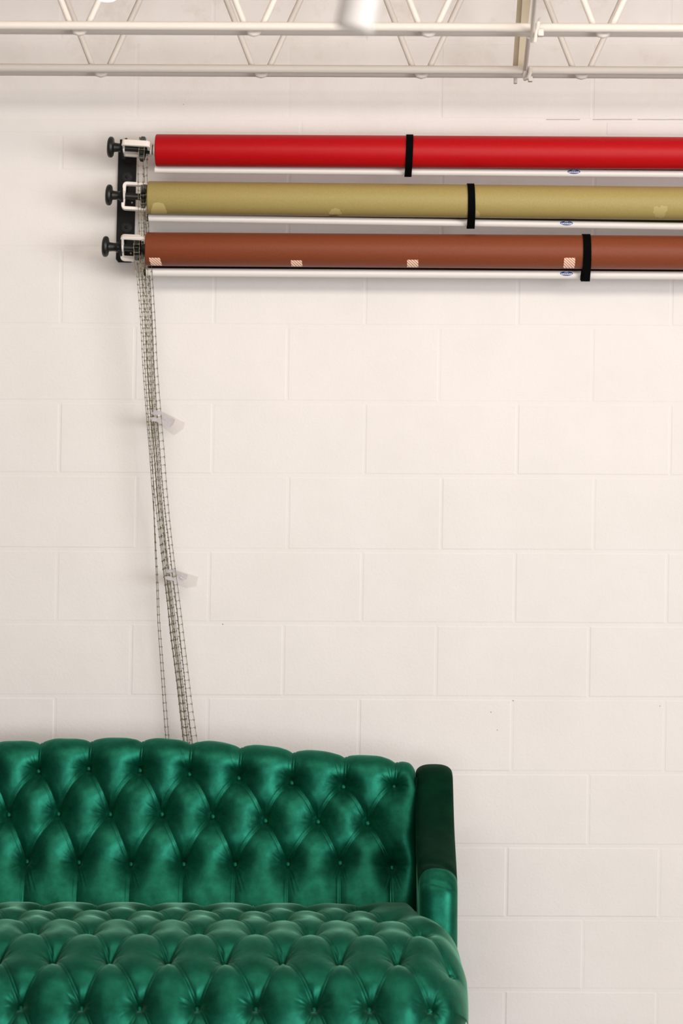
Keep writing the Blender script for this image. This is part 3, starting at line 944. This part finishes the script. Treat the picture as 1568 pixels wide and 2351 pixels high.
clip([[(381, 1309, .10), (389, 1306.5, .10), (403, 1309, .08), (416, 1314, .04), (431, 1320, .02), (428, 1330, .02), (418, 1334, .03), (408, 1328, .05), (410, 1320, .05), (396, 1314, .08), (384, 1316, .10)],
      [(377, 1324, .10), (386, 1322, .10), (397, 1326, .08), (409, 1322, .05), (419, 1333, .03), (424, 1344, .03), (412, 1340, .05), (398, 1334, .08), (380, 1330, .10)]],
     [(404, 1310), (455, 1324), (451, 1346), (430, 1350), (410, 1342), (396, 1332)], ((413, 1325.5), (424, 1331)),
     'clear plastic clip holding the chains to the wall, lower of the two', 0)

# ------------------------------------------------------------------ sofa
XC = at(250, 1700, -.35).x       # centre line of the sofa
sofa = thing('tufted_sofa', (XC, -.6, 0), 'button tufted emerald green velvet sofa standing against the white block wall', 'sofa')

def tuft(Xg, Sg, segs, btns, p):
    """outward pillow height on a grid; segs: (x0, s0, x1, s1, a0, a1) pleats, btns: (x, s)"""
    X = Xg.ravel(); Sx = Sg.ravel()
    tr = np.zeros_like(X)
    best = np.full(X.shape, 9.0); A = np.zeros_like(X); sgn = np.zeros_like(X); tt = np.zeros_like(X)
    for (x0, s0, x1, s1, a0, a1, f0, f1) in segs:
        lo_x, hi_x = min(x0, x1) - .085, max(x0, x1) + .085
        idx = np.where((X > lo_x) & (X < hi_x))[0]
        if not len(idx): continue
        xx, ss = X[idx], Sx[idx]
        dx, ds = x1 - x0, s1 - s0
        L2 = dx * dx + ds * ds
        t = np.clip(((xx - x0) * dx + (ss - s0) * ds) / L2, 0, 1)
        ex, es = xx - (x0 + t * dx), ss - (s0 + t * ds)
        dist = np.hypot(ex, es)
        cr = (xx - x0) * ds - (ss - s0) * dx
        tr[idx] += np.exp(-(dist / .024) ** 2) * (f1 - f0) ** .5
        up = dist < best[idx]
        k = idx[up]
        best[k] = dist[up]
        t_ = f0 + (f1 - f0) * t[up]
        A[k] = p['Dl'] + (p['Db'] - p['Dl']) * (a0 * np.clip(1 - t_ * 2, 0, 1) ** 2 + a1 * np.clip(2 * t_ - 1, 0, 1) ** 2)
        sgn[k] = np.sign(cr[up]); tt[k] = t_
    c = np.clip(best / p['R'], 0, 1)
    db = np.zeros_like(X)
    for (bx, bs) in btns:
        db += np.exp(-(np.hypot(X - bx, Sx - bs) / p['rb']) ** 1.3)
    h = p['H'] - p['Ab'] * np.minimum(db, 1.0) - A * (1 - c) ** 2 - p['At'] * (1 - np.exp(-1.2 * tr))
    # the folded pleat: a second fine line beside the crease
    sd = best * sgn
    fade = np.clip(tt * (1 - tt) * 6, 0, 1)
    h -= .0016 * np.exp(-((sd - .0065) / .0014) ** 2) * fade
    h += .0010 * np.exp(-((sd - .0040) / .0016) ** 2) * fade
    for i, (bx, bs) in enumerate(btns):
        idx = np.where((np.abs(X - bx) < .10) & (np.abs(Sx - bs) < .10))[0]
        if not len(idx): continue
        dx, ds = X[idx] - bx, Sx[idx] - bs
        r = np.hypot(dx, ds); th = np.arctan2(ds, dx)
        g = np.random.default_rng(100 + i)
        wr = np.zeros_like(r)
        for kf in (5, 7, 9, 12, 16):
            wr += g.uniform(.3, 1) * np.cos(kf * th + g.uniform(0, 6.28) + 9 * r)
        amp = .00115 * np.exp(-((r - .020) / .014) ** 2)
        h[idx] += wr * amp * .55
        h[idx] -= p['Dd'] * np.exp(-(r / .0135) ** 2)
        # short pulled folds that run out from the button
        up, dnw = (i in p.get('fan_up', ())), (i in p.get('fan_down', ()))
        folds = [(g.uniform(2.3, 3.9), g.uniform(.03, .055)) for _ in range(3)] + [(g.uniform(-.7, .7), g.uniform(.02, .04))]
        if up: folds += [(1.57 + q_, g.uniform(.045, .075)) for q_ in (-.30, -.13, .16, .34)]
        if dnw: folds += [(-1.57 + q_, g.uniform(.055, .095)) for q_ in (-.32, -.12, .14, .38)]
        for (fa, fl) in folds:
            ca, sa_ = math.cos(fa), math.sin(fa)
            lx = dx * ca + ds * sa_; ly = -dx * sa_ + ds * ca
            ly = ly + .10 * (lx / fl) * lx * math.sin(fa * 5)
            f_ = np.clip((lx - .008) / .012, 0, 1) * np.clip(1 - lx / fl, 0, 1)
            h[idx] += f_ * (-.0026 * np.exp(-(ly / .0017) ** 2) + .0012 * np.exp(-((ly - .0034) / .0020) ** 2))
    # long soft stretch creases
    h += .0006 * np.sin(X * 61 + Sx * 37 + 2 * np.sin(X * 17)) + .0005 * np.sin(Sx * 83 - X * 45)
    return h.reshape(Xg.shape)

def normals(P):
    du = np.gradient(P, axis=1); dv = np.gradient(P, axis=0)
    nrm = np.cross(du, dv)
    return nrm / np.maximum(np.linalg.norm(nrm, axis=2, keepdims=True), 1e-9)

def add_buttons(pts, parent, m):
    first = None
    for (p, nv) in pts:
        p = Vector(p); nv = Vector(nv).normalized()
        if first is None:
            mb = MB()
            mb.lathe([(-.004, .004), (-.003, .0062), (-.001, .0074), (.001, .0072), (.0028, .0058), (.0040, .0034), (.0045, .0008)], (0, 0, 0), (0, 0, 1), 20)
            o = mb.build('button', m, None, True, None); first = o
        else:
            o = first.copy(); COL.objects.link(o)
        q = Vector((0, 0, 1)).rotation_difference(nv)
        o.parent = parent
        o.matrix_parent_inverse = Matrix()
        o.location = p; o.rotation_mode = 'QUATERNION'; o.rotation_quaternion = q

# ---- back rest
def back_y(z): return -.43 + (z - .45) * .28
def on_back(px, py):
    y = -.38
    for _ in range(6):
        q = at(px, py, y); y = back_y(q.z)
    return q.x, q.z
top_px = [(0, 1701), (60, 1700.5), (100, 1697), (200, 1694), (310, 1693.5), (440, 1699), (550, 1708), (680, 1719.5), (790, 1729.5), (870, 1735), (910, 1739), (935, 1744), (957, 1754), (975, 1764)]
tx = []; tz = []
for (px, py) in top_px:
    q = at(px, py, -.275); tx.append(q.x); tz.append(q.z)
XE = at(962, 1800, -.34).x       # right end of the tufted back
def ztop(x):
    x = np.asarray(x)
    xm = np.where(x < XC - .28, 2 * XC - x, x)     # the back is symmetric about its centre
    z = np.interp(xm, tx, tz)
    return z
RB = .055
H0 = .026
r1 = [(84, 1763), (200, 1756.5), (318, 1761), (432, 1769), (546.5, 1779), (668, 1789), (788, 1798.6), (906, 1795)]
r2 = [(14.5, 1863.7), (130, 1860.6), (249, 1862), (369, 1863), (486, 1867.5), (608, 1878), (730, 1879), (845, 1882)]
r3 = [(57, 1971.6), (177, 1974), (297, 1978.5), (419, 1978), (538, 1978.5), (660, 1978), (780, 1975), (900.6, 1986)]
def extend(row, n, dy):
    out = list(row)
    for i in range(n):
        out.insert(0, (out[0][0] - 118, out[0][1] + dy * (i + 1)))
    return out
r1 = extend(r1, 4, 3.0); r2 = extend(r2, 4, 1.5); r3 = extend(r3, 4, .6)
b1, b2, b3 = [[on_back(*q) for q in r] for r in (r1, r2, r3)]
segs = []
def seg(p, q, a0=1.0, a1=1.0, bow=0.0):
    if abs(bow) < 1e-6:
        segs.append((p[0], p[1], q[0], q[1], a0, a1, 0, 1)); return
    mid = ((p[0] + q[0]) / 2, (p[1] + q[1]) / 2)
    dx, ds = q[0] - p[0], q[1] - p[1]
    L = math.hypot(dx, ds); nx_, ns_ = -ds / L, dx / L
    if ns_ < 0: nx_, ns_ = -nx_, -ns_
    c = (mid[0] + nx_ * bow * 2, mid[1] + ns_ * bow * 2)
    N = 5
    P_ = [((1 - f) ** 2 * p[0] + 2 * f * (1 - f) * c[0] + f * f * q[0], (1 - f) ** 2 * p[1] + 2 * f * (1 - f) * c[1] + f * f * q[1]) for f in [i / N for i in range(N + 1)]]
    for i in range(N):
        segs.append((P_[i][0], P_[i][1], P_[i + 1][0], P_[i + 1][1], a0, a1, i / N, (i + 1) / N))
for i, q in enumerate(b1):
    zt = float(ztop(q[0])) - RB
    seg(q, (q[0] + .003, zt + RB * 1.9), 1, .35)
    for p in b2:
        if .03 < abs(p[0] - q[0]) < .10: seg(q, p, 1, 1, .007)
for i, q in enumerate(b2):
    for p in b3:
        if .03 < abs(p[0] - q[0]) < .10: seg(q, p, 1, 1, .003)
for q in b3:
    seg(q, (q[0] + .002, .40), 1, .35)
XL = 2 * XC - XE
nx, ns = 860, 250
xs = np.linspace(XL, XE, nx)
vv = np.linspace(0, 1, ns)
Xg = np.tile(xs, (ns, 1))
PHI = math.atan(.28)
ZT = np.tile(ztop(xs) - RB * (1 - math.sin(PHI)) - .0195, (ns, 1))
V = np.tile(vv[:, None], (1, nx))
vf = .74
sfront = .40 + (ZT - .40) * np.clip(V / vf, 0, 1)
th = np.clip((V - vf) / (1 - vf), 0, 1) * 2.6
Sg = sfront + RB * th
Yf = -.43 + (np.minimum(sfront, ZT) - .45) * .28
Yc = -.43 + (ZT - .45) * .28
Pz = np.where(V <= vf, sfront, ZT + RB * (np.sin(PHI + th) - math.sin(PHI)))
Py = np.where(V <= vf, Yf, Yc + RB * (math.cos(PHI) - np.cos(PHI + th)))
P = np.stack([Xg, Py, Pz], axis=-1)
N = normals(P)
if N[10, 10, 1] > 0: N = -N
PB = dict(R=.020, Dl=.0055, Db=.012, H=H0, Dd=.010, Ab=.050, rb=.047, At=.009)
PB['fan_up'] = range(len(b1)); PB['fan_down'] = range(len(b1) + len(b2), len(b1) + len(b2) + len(b3))
h = tuft(Xg, Sg, segs, b1 + b2 + b3, PB)
RE = .045
def ends(X, lo, hi, RE):
    e = np.zeros_like(X)
    for d in (X - lo, hi - X):
        q = np.clip(1 - d / RE, 0, 1)
        e += RE * (1 - np.sqrt(np.maximum(0, 1 - q * q)))
    return e
h2 = h - ends(Xg, XL, XE, RE)
Pd = P + N * h2[..., None]
back = grid_mesh('backrest', Pd, M['velvet'], sofa)
def on_grid(Pd, N, Xg, Sg, q):
    k = np.argmin((Xg - q[0]) ** 2 + (Sg - q[1]) ** 2)
    i, j = np.unravel_index(k, Xg.shape)
    return Pd[i, j] + N[i, j] * .0055, N[i, j]
add_buttons([on_grid(Pd, N, Xg, Sg, q) for q in b1 + b2 + b3 if q[0] > -1.0], back, M['velvet'])

# ---- seat
ctrl = [(-.40, .37), (-.41, .425), (-.46, .457), (-.55, .466), (-.70, .466), (-.82, .463), (-.90, .452), (-.973, .427), (-1.04, .385), (-1.085, .333), (-1.10, .275), (-1.10, .21), (-1.08, .15), (-1.04, .11)]
dense = []
for i in range(len(ctrl) - 1):
    p0 = np.array(ctrl[max(0, i - 1)]); p1 = np.array(ctrl[i]); p2 = np.array(ctrl[i + 1]); p3 = np.array(ctrl[min(len(ctrl) - 1, i + 2)])
    for q in range(12):
        f = q / 12
        dense.append(.5 * (2 * p1 + (p2 - p0) * f + (2 * p0 - 5 * p1 + 4 * p2 - p3) * f * f + (3 * p1 - p0 - 3 * p2 + p3) * f ** 3))
dense.append(np.array(ctrl[-1]))
dense = np.array(dense)
cum = np.concatenate([[0], np.cumsum(np.linalg.norm(np.diff(dense, axis=0), axis=1))])
def s_of(y, z): return cum[np.argmin((dense[:, 0] - y) ** 2 + (dense[:, 1] - z) ** 2)]
sa, sb, sc_, sd_, se, sf = s_of(-.54, .466), s_of(-.685, .466), s_of(-.835, .461), s_of(-.970, .428), s_of(-1.084, .335), s_of(-1.10, .20)
def row(pxs, y): return [(p - HCOL) * mpp(y) for p in pxs]
ra = row([-146, -26, 94, 220, 344, 465, 586, 706, 828], -.55)
rb_ = row([-100, 23, 147, 274, 398, 528, 645, 772, 889], -.70)
rc_ = row([-178, -51, 76, 203, 331, 457, 591, 715, 845, 968], -.87)
rd = row([-132, 0, 126, 255.6, 390, 520, 653, 783, 916, 1041], -.96)
re_ = row([-220, -85, 50, 191, 325, 457, 591, 726.5, 853, 992.5], -1.07)
rf = [x + .066 for x in re_[:-1]] + [re_[-1] - .068 + .13]
def ext_left(r):
    r = list(r)
    while r[0] > 2 * XC - .22: r.insert(0, r[0] - .132)
    return r
rowsS = [(ext_left(ra), sa), (ext_left(rb_), sb), (ext_left(rc_), sc_), (ext_left(rd), sd_), (ext_left(re_), se), (ext_left(rf), sf)]
segs = []
for (r0, s0), (r1_, s1) in zip(rowsS[:-1], rowsS[1:]):
    for x0 in r0:
        for x1 in r1_:
            if .02 < abs(x0 - x1) < .105: seg((x0, s0), (x1, s1))
for x0 in rowsS[0][0]: seg((x0, sa), (x0, sa - .15), 1, .4)
for x0 in rowsS[-1][0]: seg((x0, sf), (x0, sf + .13), 1, .4)
nx, ns = 980, 420
XEs = .299
XLs = 2 * XC - XEs
uu = np.linspace(-1, 1, nx)
sv = np.linspace(0, cum[-1], ns)
Ybase = np.interp(sv, cum, dense[:, 0]); Zbase = np.interp(sv, cum, dense[:, 1])
# half width: narrower between the arms, full in front of them
halfw = np.interp(Ybase, [-1.2, -.90, -.78, -.69, -.60, -.3], [.0, .0, .012, .055, .092, .110])
front_in = np.interp(sv, [sd_, se, se + .045, sf, cum[-1]], [0, .003, .009, .016, .03])
hw_ = (XEs - XC) - halfw - front_in
Xg = XC + uu[None, :] * hw_[:, None]
Sg = np.tile(sv[:, None], (1, nx))
P = np.stack([Xg, np.tile(Ybase[:, None], (1, nx)), np.tile(Zbase[:, None], (1, nx))], axis=-1)
N = np.zeros_like(P)
ty, tz_ = np.gradient(Ybase), np.gradient(Zbase)
ln = np.hypot(ty, tz_)
N[..., 1] = (tz_ / ln)[:, None] * -1.0; N[..., 2] = (ty / ln)[:, None]
if N[ns // 3, 5, 2] < 0: N = -N
PS = dict(R=.022, Dl=.0045, Db=.013, H=.022, Dd=.010, Ab=.031, rb=.043, At=.006)
btn = [(x, s_) for (r, s_) in rowsS for x in r]
h = tuft(Xg, Sg, segs, btn, PS)
edge = (1 - np.abs(uu))[None, :] * hw_[:, None]
REs = np.interp(Ybase, [-1.2, -.97, -.83, -.7, -.3], [.15, .15, .12, .06, .04])[:, None]
q = np.clip(1 - edge / REs, 0, 1)
e = REs * (1 - np.sqrt(np.maximum(0, 1 - q * q)))
hs = h * np.clip(1 - q ** 2.2, 0, 1) - e * .95
Pd = P + N * hs[..., None]
# the open ends close toward the middle of the cushion
cap = lambda c: np.tile(c.mean(axis=0), (ns, 1))[:, None, :]
seat = grid_mesh('seat', np.concatenate([cap(Pd[:, 0]), Pd, cap(Pd[:, -1])], axis=1), M['velvet_seat'], sofa)
def vis(qq): return qq[0] > -1.0 and qq[0] < .30
add_buttons([on_grid(Pd, N, Xg, Sg, qq) for qq in btn if vis(qq) and qq[1] < sf - .01], seat, M['velvet'])

# ---- arms: rounded pad swept from the back top down to the seat front
apath = [(-.17, .40), (-.17, .74), (-.178, .775), (-.20, .797), (-.245, .805), (-.30, .797), (-.345, .765), (-.39, .725), (-.46, .677), (-.55, .640), (-.64, .613), (-.70, .592), (-.735, .565), (-.75, .53), (-.755, .45), (-.757, .35), (-.757, .12)]
def sweep_arm(sign):
    dn = []
    for i in range(len(apath) - 1):
        p0 = np.array(apath[max(0, i - 1)]); p1 = np.array(apath[i]); p2 = np.array(apath[i + 1]); p3 = np.array(apath[min(len(apath) - 1, i + 2)])
        for q_ in range(12):
            f = q_ / 12
            dn.append(.5 * (2 * p1 + (p2 - p0) * f + (2 * p0 - 5 * p1 + 4 * p2 - p3) * f * f + (3 * p1 - p0 - 3 * p2 + p3) * f ** 3))
    dn.append(np.array(apath[-1])); dn = np.array(dn)
    cu = np.concatenate([[0], np.cumsum(np.linalg.norm(np.diff(dn, axis=0), axis=1))])
    m = 260
    sv_ = np.linspace(0, cu[-1], m)
    py_, pz_ = np.interp(sv_, cu, dn[:, 0]), np.interp(sv_, cu, dn[:, 1])
    ty_, tz2 = np.gradient(py_), np.gradient(pz_)
    l_ = np.hypot(ty_, tz2)
    ny_, nz_ = -tz2 / l_, ty_ / l_
    if nz_[np.argmax(pz_)] < 0: ny_, nz_ = -ny_, -nz_
    nc = 64
    fxi = lambda yy: np.interp(yy, [-.76, -.5, -.2], [at(962, 2050, -.70).x, at(955, 1900, -.5).x, at(956, 1790, -.3).x])     # inner side
    fxo = lambda yy: .2815 + (yy + .76) * .0118
    out = np.zeros((m, nc, 3))
    for k in range(nc):
        a_ = math.pi * k / (nc - 1)
        # flattened D section: near-flat top with rounded shoulders
        cx_ = -math.copysign(abs(math.cos(a_)) ** .78, math.cos(a_)); cn = abs(math.sin(a_)) ** .75
        dep = np.interp(sv_, [0, cu[-1] * .55, cu[-1] * .75, cu[-1]], [.028, .030, .060, .066])
        off = dep * (cn - 1)
        if k in (0, nc - 1): off = off - np.interp(sv_ / cu[-1], [0, .2, .35, .55, .8, 1], [.02, .02, .02, .02, .025, .025])
        yq = np.clip(py_ + ny_ * off, -.76, -.2)
        xi, xo = fxi(yq), fxo(yq)
        xm_, xh = (xi + xo) / 2, (xo - xi) / 2
        out[:, k, 0] = xm_ + xh * cx_
        wob = .0016 * np.sin(sv_ * 58 + k * .07) * np.exp(-((py_ + .66) / .05) ** 2) * (cn > .3)
        ridge = -.0045 * np.exp(-((pz_ - (.603 - .010 * cx_)) / .0045) ** 2) * (py_ < -.6) + .003 * np.exp(-((pz_ - (.588 - .008 * cx_)) / .006) ** 2) * (py_ < -.6)
        ridge = ridge - .003 * np.exp(-((pz_ - (.560 - .012 * cx_)) / .0035) ** 2) * (py_ < -.6)
        out[:, k, 1] = py_ + ny_ * (off + wob + ridge * cn)
        out[:, k, 2] = pz_ + nz_ * (off + wob + ridge * cn)
    if sign < 0: out[..., 0] = 2 * XC - out[..., 0]
    ks = int(np.argmin(np.abs(py_ + .70) + (np.arange(m) < m // 2) * 9))
    dp = np.interp(sv_, [0, cu[-1] * .55, cu[-1] * .75, cu[-1]], [.034, .036, .068, .074])
    core = [(float(y_), float(z_)) for y_, z_ in zip((py_ - ny_ * dp)[::6], (pz_ - nz_ * dp)[::6])]
    return out, ks, core
for sign in (1, -1):
    G, ks, core = sweep_arm(sign)
    arm = grid_mesh('arm', G[ks:], M['velvet'], sofa)
    a2 = grid_mesh('arm_top', G[:ks + 1], M['velvet_dark'], None); attach(a2, arm)
    xa_, xb_ = .192, .2808
    if sign < 0: xa_, xb_ = 2 * XC - xa_, 2 * XC - xb_
    mb = MB(); mb.prism([(xa_, y_, z_) for (y_, z_) in core], (xb_ - xa_, 0, 0))
    attach(mb.build('side_panel', M['velvet'], None, False), arm)
    if sign > 0: a2['label'] = 'darker brushed velvet on the sloping arm top'
# welt along the seam between back and right arm
mb = MB()
sp = [at(955.5, 1785, -.325), at(953, 1850, -.35), at(950.5, 1920, -.37), at(948, 2000, -.39), at(946, 2085, -.41)]
mb.tube(sp, .0032, 8); w = mb.build('welt', M['velvet_dark'], back, True, None)
# carcass and legs (the frame that carries the cushions)
mb = MB()
mb.box((2 * XC - .19, -1.0, .10), (.19, -.18, .33), .02)
mb.box((XL + .01, -.25, .30), (XE - .01, -.175, .70), .015)
mb.build('frame', M['velvet_dark'], sofa)
for sx in (-1, 1):
    for yy in (-1.0, -.25):
        mb = MB(); mb.lathe([(0, .014), (.006, .016), (.08, .026), (.105, .028)], (XC + sx * .80, yy, 0), (0, 0, 1), 20)
        mb.build('leg', M['wood'], sofa)

# ------------------------------------------------------------------ light
def area(name, loc, target, sx, sy, power, color):
    l = bpy.data.lights.new(name, 'AREA'); l.shape = 'RECTANGLE'; l.size = sx; l.size_y = sy; l.energy = power; l.color = color
    o = bpy.data.objects.new(name, l); COL.objects.link(o); o.location = loc
    o.rotation_euler = (Vector(target) - Vector(loc)).to_track_quat('-Z', 'Y').to_euler()
    return o
area('window_light', (6.2, -7.0, 1.7), (0.0, 0.0, 1.1), 4.2, 2.4, 402, (0.98, 0.985, 1.0))
area('ceiling_light', (0.2, -2.1, 2.65), (0.1, 0.0, 1.7), 3.2, .32, 25, (1.0, 0.92, 0.82))
area('floor_bounce', (.2, -6.6, 0.25), (-1.2, 0.0, 1.1), 3.2, 1.8, 122, (0.98, 0.985, 1.0))
w = bpy.data.worlds.new('World'); scn.world = w; w.use_nodes = True
w.node_tree.nodes['Background'].inputs['Color'].default_value = (1.0, 0.92, 0.83, 1)
w.node_tree.nodes['Background'].inputs['Strength'].default_value = 0.14

# ------------------------------------------------------------------ camera
cam = bpy.data.cameras.new('camera')
co = bpy.data.objects.new('camera', cam); COL.objects.link(co)
cam.sensor_width = 36.0
cam.sensor_fit = 'AUTO'
cam.lens = F * 36.0 / 2351.0
cam.shift_y = (HROW - 1175.5) / 2351.0
co.matrix_world = Matrix.Translation((0, CY, EYE)) @ Matrix(((math.cos(ROLL), -math.sin(ROLL), 0, 0), (0, 0, -1, 0), (math.sin(ROLL), math.cos(ROLL), 0, 0), (0, 0, 0, 1)))
cam.dof.use_dof = True
cam.dof.focus_distance = 6.62
cam.dof.aperture_fstop = 2.8
cam.clip_end = 100
scn.camera = co
scn.view_settings.view_transform = 'Standard'
scn.view_settings.look = 'None'
scn.view_settings.exposure = 0.0
